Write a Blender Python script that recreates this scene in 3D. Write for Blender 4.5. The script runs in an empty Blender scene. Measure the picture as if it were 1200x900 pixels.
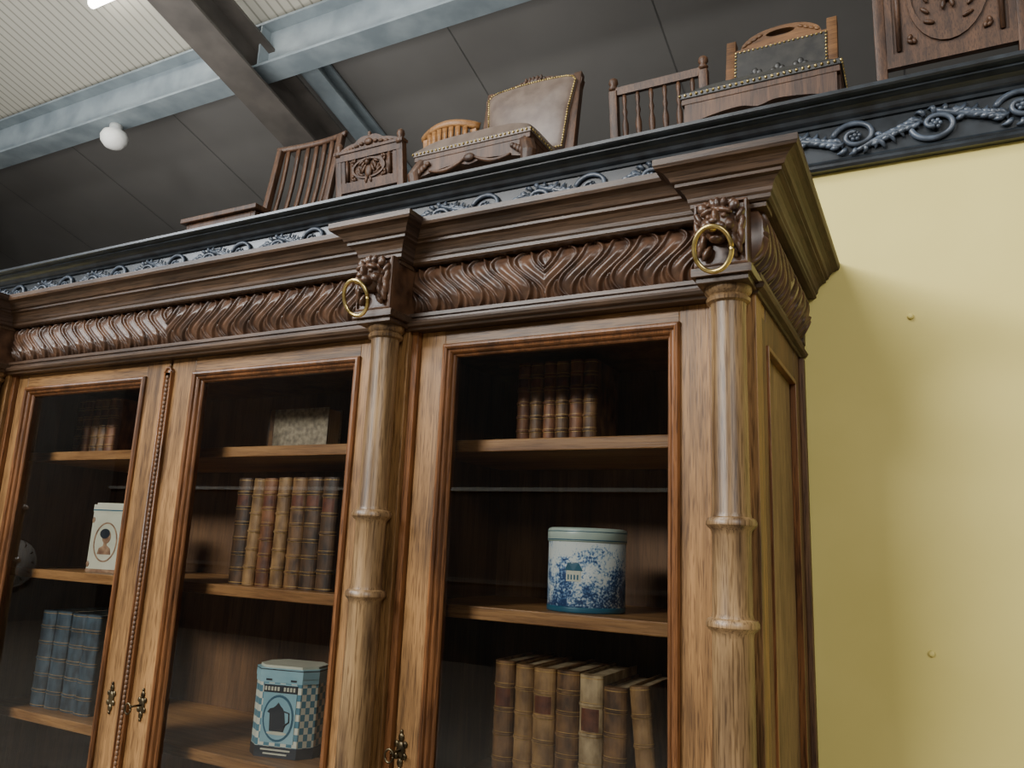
import bpy, math, random
from math import sin, cos, pi, sqrt, exp
from mathutils import Vector, Matrix
random.seed(7)
EYE=1.55
scene=bpy.context.scene
COL=scene.collection

# ---------------------------------------------------------------- materials
def srgb(r,g,b):
    def f(c):
        c/=255.0
        return c/12.92 if c<=0.04045 else ((c+0.055)/1.055)**2.4
    return (f(r),f(g),f(b),1)

def newmat(name):
    m=bpy.data.materials.new(name); m.use_nodes=True
    nt=m.node_tree; b=nt.nodes['Principled BSDF']
    return m,nt,b

def noise_mat(name,c1,c2,rough=0.6,scale=(1,1,1),nscale=10,detail=6,bump=0.0,metal=0.0,lo=0.35,hi=0.65,coat=0.0,spec=None):
    m,nt,b=newmat(name)
    N=nt.nodes;L=nt.links
    tc=N.new('ShaderNodeTexCoord'); mp=N.new('ShaderNodeMapping'); mp.inputs['Scale'].default_value=scale
    no=N.new('ShaderNodeTexNoise'); no.inputs['Scale'].default_value=nscale; no.inputs['Detail'].default_value=detail
    cr=N.new('ShaderNodeValToRGB'); cr.color_ramp.elements[0].position=lo; cr.color_ramp.elements[1].position=hi
    cr.color_ramp.elements[0].color=c1; cr.color_ramp.elements[1].color=c2
    L.new(tc.outputs['Object'],mp.inputs['Vector']); L.new(mp.outputs['Vector'],no.inputs['Vector'])
    L.new(no.outputs['Fac'],cr.inputs['Fac']); L.new(cr.outputs['Color'],b.inputs['Base Color'])
    b.inputs['Roughness'].default_value=rough; b.inputs['Metallic'].default_value=metal
    if coat: b.inputs['Coat Weight'].default_value=coat; b.inputs['Coat Roughness'].default_value=0.25
    if spec is not None: b.inputs['Specular IOR Level'].default_value=spec
    if bump:
        bp=N.new('ShaderNodeBump'); bp.inputs['Strength'].default_value=bump; bp.inputs['Distance'].default_value=0.002
        L.new(no.outputs['Fac'],bp.inputs['Height']); L.new(bp.outputs['Normal'],b.inputs['Normal'])
    return m

def wood(name,c1,c2,axis='z',rough=0.45,coat=0.04,fine=1.0,pore=.75,spec=.4):
    """oak: soft fibres + broad mottling + short dark open pores"""
    m,nt,b=newmat(name); N=nt.nodes; L=nt.links
    tc=N.new('ShaderNodeTexCoord')
    def mp_(k):
        mp=N.new('ShaderNodeMapping'); mp.inputs['Scale'].default_value={'z':(1,1,k),'x':(k,1,1),'y':(1,k,1)}[axis]
        L.new(tc.outputs['Object'],mp.inputs['Vector']); return mp
    mp=mp_(.055); mq=mp_(.045); mr=mp_(.30)
    n1=N.new('ShaderNodeTexNoise'); n1.inputs['Scale'].default_value=52*fine; n1.inputs['Detail'].default_value=8; n1.inputs['Roughness'].default_value=.65; n1.inputs['Distortion'].default_value=.9
    n2=N.new('ShaderNodeTexNoise'); n2.inputs['Scale'].default_value=12; n2.inputs['Detail'].default_value=5; n2.inputs['Distortion'].default_value=.5
    n3=N.new('ShaderNodeTexNoise'); n3.inputs['Scale'].default_value=420; n3.inputs['Detail'].default_value=2
    L.new(mp.outputs['Vector'],n1.inputs['Vector']); L.new(mq.outputs['Vector'],n3.inputs['Vector']); L.new(mr.outputs['Vector'],n2.inputs['Vector'])
    a=N.new('ShaderNodeMath'); a.operation='MULTIPLY_ADD'; a.inputs[1].default_value=0.56; L.new(n1.outputs['Fac'],a.inputs[0])
    c=N.new('ShaderNodeMath'); c.operation='MULTIPLY'; c.inputs[1].default_value=0.44; L.new(n2.outputs['Fac'],c.inputs[0])
    L.new(c.outputs[0],a.inputs[2])
    cr=N.new('ShaderNodeValToRGB'); cr.color_ramp.elements[0].position=0.40; cr.color_ramp.elements[1].position=0.60
    cr.color_ramp.elements[0].color=c1; cr.color_ramp.elements[1].color=c2
    L.new(a.outputs[0],cr.inputs['Fac'])
    pr=N.new('ShaderNodeValToRGB'); pr.color_ramp.elements[0].position=0.38; pr.color_ramp.elements[1].position=0.47
    pr.color_ramp.elements[0].color=(.36,.31,.27,1); pr.color_ramp.elements[1].color=(1,1,1,1)
    L.new(n3.outputs['Fac'],pr.inputs['Fac'])
    mx=N.new('ShaderNodeMix'); mx.data_type='RGBA'; mx.blend_type='MULTIPLY'; mx.inputs['Factor'].default_value=pore
    L.new(cr.outputs['Color'],mx.inputs['A']); L.new(pr.outputs['Color'],mx.inputs['B'])
    L.new(mx.outputs['Result'],b.inputs['Base Color'])
    b.inputs['Roughness'].default_value=rough; b.inputs['Specular IOR Level'].default_value=spec
    b.inputs['Coat Weight'].default_value=coat; b.inputs['Coat Roughness'].default_value=0.3
    bp=N.new('ShaderNodeBump'); bp.inputs['Strength'].default_value=0.3; bp.inputs['Distance'].default_value=0.001
    L.new(n3.outputs['Fac'],bp.inputs['Height']); L.new(bp.outputs['Normal'],b.inputs['Normal'])
    return m

M={}
M['oak_v']=wood('oak_vertical',srgb(88,62,34),srgb(152,113,68),'z')
M['oak_h']=wood('oak_horizontal',srgb(88,62,34),srgb(152,113,68),'x')
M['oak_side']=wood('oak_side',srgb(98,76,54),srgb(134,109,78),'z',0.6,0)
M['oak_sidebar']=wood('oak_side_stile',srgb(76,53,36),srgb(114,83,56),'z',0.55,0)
M['oak_mould']=wood('oak_moulding',srgb(80,50,27),srgb(130,85,49),'z',0.35)
M['oak_col']=wood('oak_column',srgb(78,58,38),srgb(148,119,82),'z',0.36,0.08)
M['dark_h']=wood('dark_oak_cornice',srgb(50,36,25),srgb(86,65,48),'x',0.4)
M['dark_y']=wood('dark_oak_cornice_side',srgb(50,37,30),srgb(80,61,49),'y',0.6,0)
M['carve']=noise_mat('dark_carved_oak',srgb(54,35,24),srgb(95,67,48),0.36,nscale=30,bump=0.1,coat=0.12)
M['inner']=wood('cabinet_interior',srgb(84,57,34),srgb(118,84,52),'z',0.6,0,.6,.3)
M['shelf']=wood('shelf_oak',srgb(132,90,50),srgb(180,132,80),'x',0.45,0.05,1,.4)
M['brass']=noise_mat('aged_brass',srgb(140,118,66),srgb(226,204,136),0.28,nscale=40,metal=1.0)
M['iron']=noise_mat('dark_brass',srgb(60,52,40),srgb(110,98,74),0.38,nscale=40,metal=1.0)
M['yellow']=noise_mat('yellow_paint',srgb(216,201,117),srgb(225,210,126),0.6,nscale=3,bump=0.0)
M['black']=noise_mat('blue_black_paint',srgb(24,28,32),srgb(42,48,54),0.32,nscale=25,coat=0.2)
M['blackcarve']=noise_mat('blue_black_carving',srgb(44,51,60),srgb(80,90,104),0.36,nscale=30,coat=0.2)
M['darkroof']=noise_mat('shade_grey_panel',srgb(104,102,99),srgb(112,110,107),0.8,nscale=1)  # shade of the unlit roof bay is put into this grey
M['joint']=noise_mat('panel_joint',srgb(78,77,75),srgb(84,83,81),0.8,nscale=4)
M['steel']=noise_mat('grey_steel',srgb(116,127,133),srgb(140,151,156),0.5,nscale=4)
M['darksteel']=noise_mat('dark_steel',srgb(66,62,58),srgb(82,77,72),0.55,nscale=4)
M['floor']=noise_mat('floor_concrete',srgb(120,112,100),srgb(140,132,120),0.6,nscale=6)
M['hall']=noise_mat('hall_wall_paint',srgb(106,104,100),srgb(116,114,110),0.8,nscale=2)
M['hall_lower']=noise_mat('hall_dark_cladding',srgb(66,64,62),srgb(78,76,74),0.8,nscale=2)
M['white']=noise_mat('white_plastic',srgb(225,225,220),srgb(238,238,232),0.4,nscale=4)
M['chair_dark']=wood('chair_walnut',srgb(54,35,23),srgb(94,65,44),'z',0.5)
M['chair_mid']=wood('chair_oak',srgb(78,52,30),srgb(122,86,52),'x',0.5)
M['chair_light']=wood('chair_light_oak',srgb(122,82,42),srgb(164,118,68),'x',0.45)
M['leather']=noise_mat('grey_brown_leather',srgb(88,74,66),srgb(108,94,84),0.4,nscale=20,bump=0.1)
M['leather_blk']=noise_mat('black_leather',srgb(30,30,30),srgb(50,48,45),0.4,nscale=30,bump=0.2)
M['pages']=noise_mat('book_pages',srgb(150,130,96),srgb(190,170,132),0.9,scale=(1,1,0.1),nscale=60)
M['label']=noise_mat('book_label',srgb(72,34,20),srgb(110,60,36),0.5,nscale=50)
M['gold']=noise_mat('gilt_line',srgb(150,116,62),srgb(206,168,100),0.4,nscale=60,metal=0.3)
def bookmat(n,a,b): 
    return noise_mat(n,srgb(*a),srgb(*b),0.5,scale=(1,1,0.5),nscale=46,detail=8,bump=0.3,lo=0.36,hi=0.68)
BM=[bookmat('book_leather_brown',(70,46,27),(138,100,62)),
    bookmat('book_leather_tan',(108,78,46),(166,128,82)),
    bookmat('book_leather_dark',(46,32,22),(96,68,44)),
    bookmat('book_vellum',(120,96,64),(196,170,128)),
    bookmat('book_leather_red',(84,48,28),(142,92,56)),
    bookmat('book_cloth_blue',(36,48,58),(72,90,102))]
M['marbled']=noise_mat('marbled_paper',srgb(104,92,72),srgb(150,136,110),0.6,nscale=90,detail=8)
m,nt,b=newmat('white_ribbed_sheet'); N=nt.nodes;L=nt.links
tc=N.new('ShaderNodeTexCoord'); wv=N.new('ShaderNodeTexWave'); wv.bands_direction='X'; wv.inputs['Scale'].default_value=3.2
cr=N.new('ShaderNodeValToRGB'); cr.color_ramp.elements[0].position=0.0; cr.color_ramp.elements[1].position=0.18
cr.color_ramp.elements[0].color=srgb(132,130,119); cr.color_ramp.elements[1].color=srgb(184,181,168)
L.new(tc.outputs['Object'],wv.inputs['Vector']); L.new(wv.outputs['Fac'],cr.inputs['Fac']); L.new(cr.outputs['Color'],b.inputs['Base Color'])
b.inputs['Roughness'].default_value=0.6
M['sheet']=m
m=bpy.data.materials.new('cabinet_glass'); m.use_nodes=True; nt=m.node_tree; nt.nodes.clear(); N=nt.nodes;L=nt.links
o=N.new('ShaderNodeOutputMaterial'); mx=N.new('ShaderNodeMixShader'); tr=N.new('ShaderNodeBsdfTransparent'); gl=N.new('ShaderNodeBsdfGlossy')
tr.inputs['Color'].default_value=(0.94,0.955,0.95,1); gl.inputs['Roughness'].default_value=0.0
fr=N.new('ShaderNodeFresnel'); fr.inputs['IOR'].default_value=1.62
L.new(fr.outputs[0],mx.inputs[0]); L.new(tr.outputs[0],mx.inputs[1]); L.new(gl.outputs[0],mx.inputs[2]); L.new(mx.outputs[0],o.inputs[0])
M['glass']=m
m,nt,b=newmat('lamp_glow'); b.inputs['Emission Color'].default_value=(1,0.96,0.86,1); b.inputs['Emission Strength'].default_value=16
M['glow']=m
m,nt,b=newmat('delft_blue_print'); N=nt.nodes;L=nt.links
tc=N.new('ShaderNodeTexCoord'); no=N.new('ShaderNodeTexNoise'); no.inputs['Scale'].default_value=34; no.inputs['Detail'].default_value=9; no.inputs['Distortion'].default_value=.6
no2=N.new('ShaderNodeTexNoise'); no2.inputs['Scale'].default_value=260; no2.inputs['Detail'].default_value=3
ad=N.new('ShaderNodeMath'); ad.operation='MULTIPLY_ADD'; ad.inputs[1].default_value=0.5
ml=N.new('ShaderNodeMath'); ml.operation='MULTIPLY'; ml.inputs[1].default_value=0.5
sx=N.new('ShaderNodeSeparateXYZ'); zz=N.new('ShaderNodeMath'); zz.operation='MULTIPLY_ADD'; zz.inputs[1].default_value=1.5
L.new(tc.outputs['Object'],sx.inputs[0]); L.new(sx.outputs['Z'],zz.inputs[0]); L.new(ml.outputs[0],zz.inputs[2])
L.new(tc.outputs['Object'],no.inputs['Vector']); L.new(tc.outputs['Object'],no2.inputs['Vector'])
L.new(no2.outputs['Fac'],ml.inputs[0]); L.new(no.outputs['Fac'],ad.inputs[0]); L.new(zz.outputs[0],ad.inputs[2])
cr=N.new('ShaderNodeValToRGB'); e=cr.color_ramp.elements
e[0].position=0.50; e[0].color=srgb(38,68,114); e[1].position=0.66; e[1].color=srgb(226,230,224)
x=e.new(0.56); x.color=srgb(86,124,170); x=e.new(0.605); x.color=srgb(176,198,212)
L.new(ad.outputs[0],cr.inputs['Fac']); L.new(cr.outputs['Color'],b.inputs['Base Color']); b.inputs['Roughness'].default_value=0.3
M['delft']=m
M['cream']=noise_mat('cream_enamel',srgb(200,200,176),srgb(220,218,196),0.35,nscale=12)
M['tinblue']=noise_mat('tin_lid_pale',srgb(176,194,182),srgb(200,212,196),0.3,nscale=12)
M['tanprint']=noise_mat('tan_print',srgb(120,84,60),srgb(176,140,108),0.4,nscale=60)
M['skyblue']=noise_mat('pale_blue_enamel',srgb(134,178,190),srgb(160,200,208),0.35,nscale=12)
M['teal']=noise_mat('teal_print',srgb(34,86,110),srgb(50,106,128),0.35,nscale=12)
M['navy']=noise_mat('navy_print',srgb(22,32,44),srgb(34,44,56),0.35,nscale=12)
m,nt,b=newmat('tin_checker'); N=nt.nodes;L=nt.links
tc=N.new('ShaderNodeTexCoord'); ck=N.new('ShaderNodeTexChecker'); ck.inputs['Scale'].default_value=74
ck.inputs['Color1'].default_value=srgb(226,226,206); ck.inputs['Color2'].default_value=srgb(84,136,154)
mp=N.new('ShaderNodeMapping'); mp.inputs['Location'].default_value=(0.003,0.003,0.004)
L.new(tc.outputs['Object'],mp.inputs['Vector']); L.new(mp.outputs['Vector'],ck.inputs['Vector']); L.new(ck.outputs['Color'],b.inputs['Base Color']); b.inputs['Roughness'].default_value=0.35
M['checker']=m

# ---------------------------------------------------------------- mesh builder
class MB:
    def __init__(s): s.v=[];s.f=[];s.m=[];s.s=[];s.mats=[]
    def mi(s,mat):
        if isinstance(mat,str): mat=M[mat]
        if mat not in s.mats: s.mats.append(mat)
        return s.mats.index(mat)
    def add(s,V,F,mat,smooth=False,T=None):
        k=len(s.v); i=s.mi(mat)
        for p in V:
            p=Vector(p)
            if T is not None: p=T@p
            s.v.append(tuple(p))
        for f in F: s.f.append(tuple(k+j for j in f)); s.m.append(i); s.s.append(smooth)
    def box(s,x0,x1,y0,y1,z0,z1,mat,T=None):
        V=[(x0,y0,z0),(x1,y0,z0),(x1,y1,z0),(x0,y1,z0),(x0,y0,z1),(x1,y0,z1),(x1,y1,z1),(x0,y1,z1)]
        F=[(3,2,1,0),(4,5,6,7),(0,1,5,4),(1,2,6,5),(2,3,7,6),(3,0,4,7)]
        s.add(V,F,mat,False,T)
    def lathe(s,cx,cy,prof,mat,n=32,T=None,smooth=True):
        V=[];F=[]
        for r,z in prof:
            for i in range(n):
                a=2*pi*i/n; V.append((cx+r*cos(a),cy+r*sin(a),z))
        for k in range(len(prof)-1):
            for i in range(n):
                j=(i+1)%n; F.append((k*n+i,k*n+j,(k+1)*n+j,(k+1)*n+i))
        F.append(tuple(range(n))[::-1]); F.append(tuple((len(prof)-1)*n+i for i in range(n)))
        s.add(V,F,mat,smooth,T)
    def ell(s,c,r,mat,n=12,m=8,R=None,T=None):
        V=[];F=[]
        Rm=R if R is not None else Matrix.Identity(3)
        c=Vector(c)
        V.append(c+Rm@Vector((0,0,-r[2])))
        for k in range(1,m):
            ph=-pi/2+pi*k/m
            for i in range(n):
                a=2*pi*i/n
                V.append(c+Rm@Vector((r[0]*cos(ph)*cos(a),r[1]*cos(ph)*sin(a),r[2]*sin(ph))))
        V.append(c+Rm@Vector((0,0,r[2]))); last=len(V)-1
        for i in range(n):
            j=(i+1)%n
            F.append((0,1+j,1+i))
            F.append((last,1+(m-2)*n+i,1+(m-2)*n+j))
            for k in range(m-2):
                F.append((1+k*n+i,1+k*n+j,1+(k+1)*n+j,1+(k+1)*n+i))
        s.add(V,F,mat,True,T)
    def tube(s,pts,rad,mat,n=8,flat=1.0,up=(0,1,0),T=None,smooth=True,rot=0.0):
        pts=[Vector(p) for p in pts]; up0=Vector(up)
        if not hasattr(rad,'__len__'): rad=[rad]*len(pts)
        V=[];F=[]
        for k,p in enumerate(pts):
            t=(pts[min(k+1,len(pts)-1)]-pts[max(k-1,0)]).normalized()
            u=up0-t*up0.dot(t)
            if u.length<1e-4: u=Vector((1,0,0))-t*t.x
            u.normalize(); w=t.cross(u)
            for i in range(n):
                a=2*pi*i/n+rot
                V.append(p+w*(rad[k]*cos(a))+u*(rad[k]*flat*sin(a)))
        for k in range(len(pts)-1):
            for i in range(n):
                j=(i+1)%n; F.append((k*n+i,k*n+j,(k+1)*n+j,(k+1)*n+i))
        F.append(tuple(range(n))[::-1]); F.append(tuple((len(pts)-1)*n+i for i in range(n)))
        s.add(V,F,mat,smooth,T)
    def prism(s,poly,z0,z1,mat,T=None,smooth=False):
        n=len(poly)
        V=[(x,y,z0) for x,y in poly]+[(x,y,z1) for x,y in poly]
        F=[tuple(range(n))[::-1],tuple(range(n,2*n))]+[(i,(i+1)%n,n+(i+1)%n,n+i) for i in range(n)]
        s.add(V,F,mat,smooth,T)
    def sweep(s,path,prof,mat,mat_y=None):
        P=[Vector(p) for p in path]; n=len(P); offs=[]
        for i in range(n):
            ns=[]
            if i>0: d=(P[i]-P[i-1]).normalized(); ns.append(Vector((-d.y,d.x)))
            if i<n-1: d=(P[i+1]-P[i]).normalized(); ns.append(Vector((-d.y,d.x)))
            if len(ns)==1: offs.append(ns[0])
            else: offs.append((ns[0]+ns[1])/(1+ns[0].dot(ns[1])))
        k=len(prof)
        for i in range(n-1):
            V=[];F=[]
            for q in (i,i+1):
                for o,z in prof:
                    p=P[q]+offs[q]*o; V.append((p.x,p.y,z))
            for j in range(k-1): F.append((j,j+1,k+j+1,k+j))
            d=P[i+1]-P[i]
            s.add(V,F,mat if (abs(d.x)>abs(d.y) or mat_y is None) else mat_y)
    def rectloop(s,x0,x1,z0,z1,prof,mat):
        V=[];F=[]
        for o,y in prof: V+= [(x0+o,y,z0+o),(x1-o,y,z0+o),(x1-o,y,z1-o),(x0+o,y,z1-o)]
        for k in range(len(prof)-1):
            for i in range(4):
                j=(i+1)%4; F.append((k*4+i,k*4+j,(k+1)*4+j,(k+1)*4+i))
        s.add(V,F,mat)
    def obj(s,name,parent=None,origin=(0,0,0),bevel=0,remesh=0,loc=None):
        me=bpy.data.meshes.new(name); o3=Vector(origin)
        me.from_pydata([tuple(Vector(p)-o3) for p in s.v],[],s.f)
        for mt in s.mats: me.materials.append(mt)
        me.polygons.foreach_set('material_index',s.m); me.polygons.foreach_set('use_smooth',s.s); me.update()
        ob=bpy.data.objects.new(name,me); COL.objects.link(ob)
        if parent is not None:
            ob.parent=parent; ob.location=o3-Vector(parent.location) if loc is None else Vector(loc)
        else: ob.location=o3
        if remesh:
            md=ob.modifiers.new('remesh','REMESH'); md.mode='VOXEL'; md.voxel_size=remesh; md.use_smooth_shade=True
        if bevel:
            md=ob.modifiers.new('bevel','BEVEL'); md.width=bevel; md.segments=2; md.limit_method='ANGLE'
        return ob
def empty(name,loc):
    e=bpy.data.objects.new(name,None); e.location=loc; e.empty_display_size=0.1; COL.objects.link(e); return e

def fill2d(mb,loops,depth,mat,T):
    cu=bpy.data.curves.new('tmp','CURVE'); cu.dimensions='2D'; cu.fill_mode='BOTH'; cu.extrude=depth/2
    for lp in loops:
        sp=cu.splines.new('POLY'); sp.points.add(len(lp)-1)
        for i,p in enumerate(lp): sp.points[i].co=(p[0],p[1],0,1)
        sp.use_cyclic_u=True
    ob=bpy.data.objects.new('tmp',cu); COL.objects.link(ob)
    bpy.context.view_layer.update()
    me=bpy.data.meshes.new_from_object(ob.evaluated_get(bpy.context.evaluated_depsgraph_get()))
    mb.add([v.co.copy() for v in me.vertices],[tuple(p.vertices) for p in me.polygons],mat,False,T)
    bpy.data.objects.remove(ob); bpy.data.curves.remove(cu); bpy.data.meshes.remove(me)
XZ=Matrix(((1,0,0,0),(0,0,-1,0),(0,1,0,0),(0,0,0,1)))
def arc(cx,cz,rx,rz,a0,a1,n):
    return [(cx+rx*cos(a0+(a1-a0)*i/n),cz+rz*sin(a0+(a1-a0)*i/n)) for i in range(n+1)]

# ---------------------------------------------------------------- dims (z relative to eye height)
FL=-EYE
C=[-0.265,-0.93,-2.28,-2.945]; CM=-1.605
XR=-0.228; XL=-3.21-XR
WALL=1.69
def mir(x): return -3.21-x

root=empty('bookcase_cabinet',(CM,1.45,FL))
def plan(base_y,brk_y,side,hw,c1r=None):
    r=side
    p=[(r,WALL-0.001),(r,brk_y),(C[0]-hw,brk_y),(C[0]-hw,base_y),(C[1]+hw,base_y),(C[1]+hw,brk_y),(C[1]-hw,brk_y),(C[1]-hw,base_y)]
    q=[(mir(x),y) for x,y in reversed(p)]
    return p+q
corn=MB()
prof=[(-0.03,.538),(.002,.538),(.006,.541),(.006,.547),(.009,.550),(.010,.556),(.013,.563),(.019,.569),(.026,.572),(.026,.577),(.031,.579),
      (.034,.586),(.040,.592),(.046,.595),(.052,.597),(.054,.602),(.054,.612),(.0,.612)]
corn.sweep(plan(1.207,1.165,-0.197,0.044),prof,'dark_h','dark_y')
corn.box(mir(-.199),-.199,1.21,WALL-.002,.596,.6115,'dark_h')
for c in C:
    x0,x1=max(c-.043,mir(-.199)),min(c+.043,-.199)
    if c==C[0]: x1=-.199
    if c==C[3]: x0=mir(-.199)
    corn.box(x0,x1,1.167,1.215,.53,.6113,'dark_h')
corn.obj('cornice',root)
low=MB()
prof=[(-0.04,.408),(.004,.408),(.006,.412),(.014,.414),(.017,.419),(.014,.424),(.006,.427),(.006,.431),(.010,.433),(.010,.440),(-.04,.440)]
low.sweep([(XR,WALL-.001),(XR,1.222),(XL,1.222),(XL,WALL-.001)],prof,'dark_h','dark_y')
low.obj('frieze_lower_moulding',root)

# ---- carved frieze : broad rounded S-curved lobes with raised rims, mirrored about the middle of each bay
def lobe(s,v,L):
    t=abs(s); w=0.050
    sc=v*v*(3-2*v)
    u=(t-0.036*sc+0.012*sin(2*pi*v))/w+.5
    f=u-math.floor(u)-0.5
    e=(min(1,(v/.42))**.6)*(max(0.0,1-max(0,(v-.70)/.26)**2.4)**0.5)
    hw=0.455*e
    h=0.0
    if hw>0.012:
        d=abs(f)/hw
        if d<1.0:
            tp=max(0,min(1,(v-.10)/.25,(.86-v)/.22)); tp=tp*tp*(3-2*tp)
            h=.10+.62*tp*exp(-(f/.17)**2)
        rim=exp(-abs((d-.86)/(.075/max(hw,.15)))**2.6)
        h=max(h,rim)
    g=min(abs(f-.5),abs(f+.5))
    if v<.34: h=max(h,.6*exp(-(g/(.11*(1-v/.36)+.012))**4))
    return h
def gadroon(mb,P0,P1,z0,z1,bulge,mat):
    P0=Vector(P0);P1=Vector(P1); d=(P1-P0); L=d.length; d.normalize(); n=Vector((-d.y,d.x))
    nu=int(L/.0013); nv=72; V=[];F=[]
    for i in range(nu+1):
        s=L*i/nu-L/2
        for j in range(nv+1):
            v=j/nv
            o=bulge*(1-abs(2*(v-.04)-1)**2.6) if v>.04 else 0
            o=max(0,o)
            edge=min(1,(L/2-abs(s))/.006)
            o+=0.0082*lobe(s,v,L)*min(1,v/.06,(1-v)/.06)*edge
            p=P0+d*(L*i/nu)+n*o
            V.append((p.x,p.y,z0+(z1-z0)*v))
    for i in range(nu):
        for j in range(nv):
            a=i*(nv+1)+j; F.append((a,a+1,a+nv+2,a+nv+1))
    for P,i in ((P0,0),(P1,nu)):
        V.append((P.x-n.x*.01,P.y-n.y*.01,z0)); V.append((P.x-n.x*.01,P.y-n.y*.01,z1))
        F.append(tuple(i*(nv+1)+j for j in range(nv+1))+(len(V)-1,len(V)-2))
    mb.add(V,F,mat,True)
fr=MB()
FY=1.232
gadroon(fr,(C[0]-.041,FY),(C[1]+.041,FY),.438,.542,.015,'carve')
gadroon(fr,(C[1]-.041,FY),(C[2]+.041,FY),.438,.542,.015,'carve')
gadroon(fr,(C[2]-.041,FY),(C[3]+.041,FY),.438,.542,.015,'carve')
gadroon(fr,(XR-.002,WALL-.03),(XR-.002,1.175),.438,.542,.024,'carve')
fr.box(XL+.002,XR-.003,FY,WALL-.002,.436,.60,'dark_h')
fr.box(XR-.03,XR+.012,WALL-.032,WALL-.002,.438,.545,'dark_y')
fr.obj('carved_frieze',root)

# ---- corbel blocks, lion heads, rings, columns
blk=MB(); heads=MB(); rings=MB(); cols=MB()
for c in C:
    blk.box(c-.041,c+.041,1.150,1.25,.432,.541,'carve')
    blk.rectloop(c-.041,c+.041,.434,.54,[(0,1.150),(0,1.146),(.004,1.144),(.006,1.149),(.0065,1.1505)],'carve')
    blk.box(c-.046,c+.046,1.145,1.25,.420,.434,'dark_h')
    blk.box(c-.040,c+.040,1.152,1.25,.411,.421,'dark_h')
    y=1.146
    H=lambda p,r,R=None:heads.ell((c+p[0],y+p[1],.494+p[2]),r,'carve',14,9,R)
    RY=lambda a:Matrix.Rotation(a,3,'Y')
    H((0,-.006,.004),(.026,.024,.030))
    H((0,-.026,-.010),(.0145,.017,.0105))
    H((.0085,-.037,-.0125),(.0090,.009,.0078)); H((-.0085,-.037,-.0125),(.0090,.009,.0078))
    H((0,-.0430,-.0045),(.0080,.006,.0052))
    H((0,-.031,.006),(.0060,.012,.013),Matrix.Rotation(.35,3,'X'))
    H((0,-.030,-.0285),(.0100,.010,.0055))
    for sg in (1,-1):
        H((sg*.013,-.025,.0175),(.0120,.009,.0050),RY(sg*.35))
        H((sg*.0115,-.0265,.0090),(.0042,.004,.0032))
        H((sg*.018,-.018,-.003),(.008,.010,.009))
        H((sg*.024,-.012,.030),(.0080,.007,.0095),RY(sg*.5))
        for k,(mx,mz,ln,an) in enumerate(((.031,.016,.014,.5),(.034,.000,.015,.2),(.033,-.016,.016,-.05),(.028,-.030,.016,-.25),(.019,-.040,.013,-.5),(.024,-.008,.012,.15),(.023,-.024,.012,-.2))):
            H((sg*mx,-.004-(.006 if k>4 else 0),mz),(.0055,.009,ln),RY(sg*an))
        H((sg*.008,-.012,.036),(.006,.008,.010),RY(sg*.35)); H((sg*.019,-.006,.038),(.0055,.007,.008),RY(sg*.8))
    H((0,-.016,.034),(.006,.009,.011))
    pts=[(c+.0275*cos(2*pi*i/40),1.096-.012*sin(2*pi*i/40),.4425+.031*sin(2*pi*i/40)) for i in range(41)]
    rings.tube(pts,.0037,'brass',12)
    rings.ell((c,1.096,.4745),(.0065,.007,.0050),'brass')
    Z=.411
    P=[(.036,Z),(.036,Z-.006),(.033,Z-.010),(.030,Z-.013),(.034,Z-.018),(.033,Z-.023),(.0275,Z-.026),(.0265,Z-.05)]
    for zr,r in ((.046,.0285),(-.098,.0295)):
        P+=[(r-.0005,zr+.018),(r+.001,zr+.011),(r+.006,zr+.009),(r+.0085,zr+.004),(r+.0085,zr-.001),(r+.005,zr-.005),(r+.001,zr-.009),(r,zr-.016)]
    P+=[(.031,-.5),(.031,-.60),(.040,-.61),(.040,-.64),(.036,-.66),(.044,-.68),(.044,-.70)]
    cols.lathe(c,1.195,P[::-1],'oak_col',40)
    cols.box(c-.048,c+.048,1.146,1.26,-.76,-.70,'oak_h')
blk.obj('corbel_blocks',root,bevel=.001)
heads.obj('lion_heads',root,remesh=.0011)
rings.obj('brass_rings',root)
o=cols.obj('columns',root)
md=o.modifiers.new('es','EDGE_SPLIT'); md.split_angle=math.radians(40)

# ---- carcass
ca=MB()
for c in C:
    ca.box(c-.037 if c!=C[3] else XL, c+.037 if c!=C[0] else XR,1.222,1.27,-.76,.410,'oak_v')
for c in (C[1],C[2]):
    for sg in (-1,1): 
        ca.box(c+sg*.0445-.0075,c+sg*.0445+.0075,1.232,1.268,-.76,.409,'oak_mould')
ca.box(XL+.001,XR-.001,1.2705,1.30,.385,.44,'oak_h')
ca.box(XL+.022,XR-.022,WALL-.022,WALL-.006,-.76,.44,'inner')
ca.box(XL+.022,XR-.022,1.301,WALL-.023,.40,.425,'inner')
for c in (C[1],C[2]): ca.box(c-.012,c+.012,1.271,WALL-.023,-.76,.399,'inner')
for X,sg in ((XR,1),(XL,-1)):
    a=lambda y0,y1,z0,z1,d0,d1,mt: ca.box(min(X+sg*d0,X+sg*d1),max(X+sg*d0,X+sg*d1),y0,y1,z0,z1,mt)
    a(1.2705,1.305,-.76,.384,-.020,0,'oak_sidebar'); a(1.60,WALL-.004,-.76,.41,-.020,0,'oak_sidebar')
    a(1.3055,1.5995,.345,.41,-.020,-.0005,'oak_sidebar'); a(1.3055,1.5995,-.76,-.66,-.020,-.0005,'oak_sidebar')
    a(1.3055,1.5995,-.66,.345,-.020,-.008,'oak_side')
    a(1.665,WALL-.002,-.76,.407,.0,.010,'oak_sidebar')
    a(1.3055,1.313,-.66,.345,-.008,.004,'oak_mould'); a(1.592,1.5995,-.66,.345,-.008,.004,'oak_mould'); a(1.313,1.592,.337,.345,-.008,.004,'oak_mould')
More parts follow.
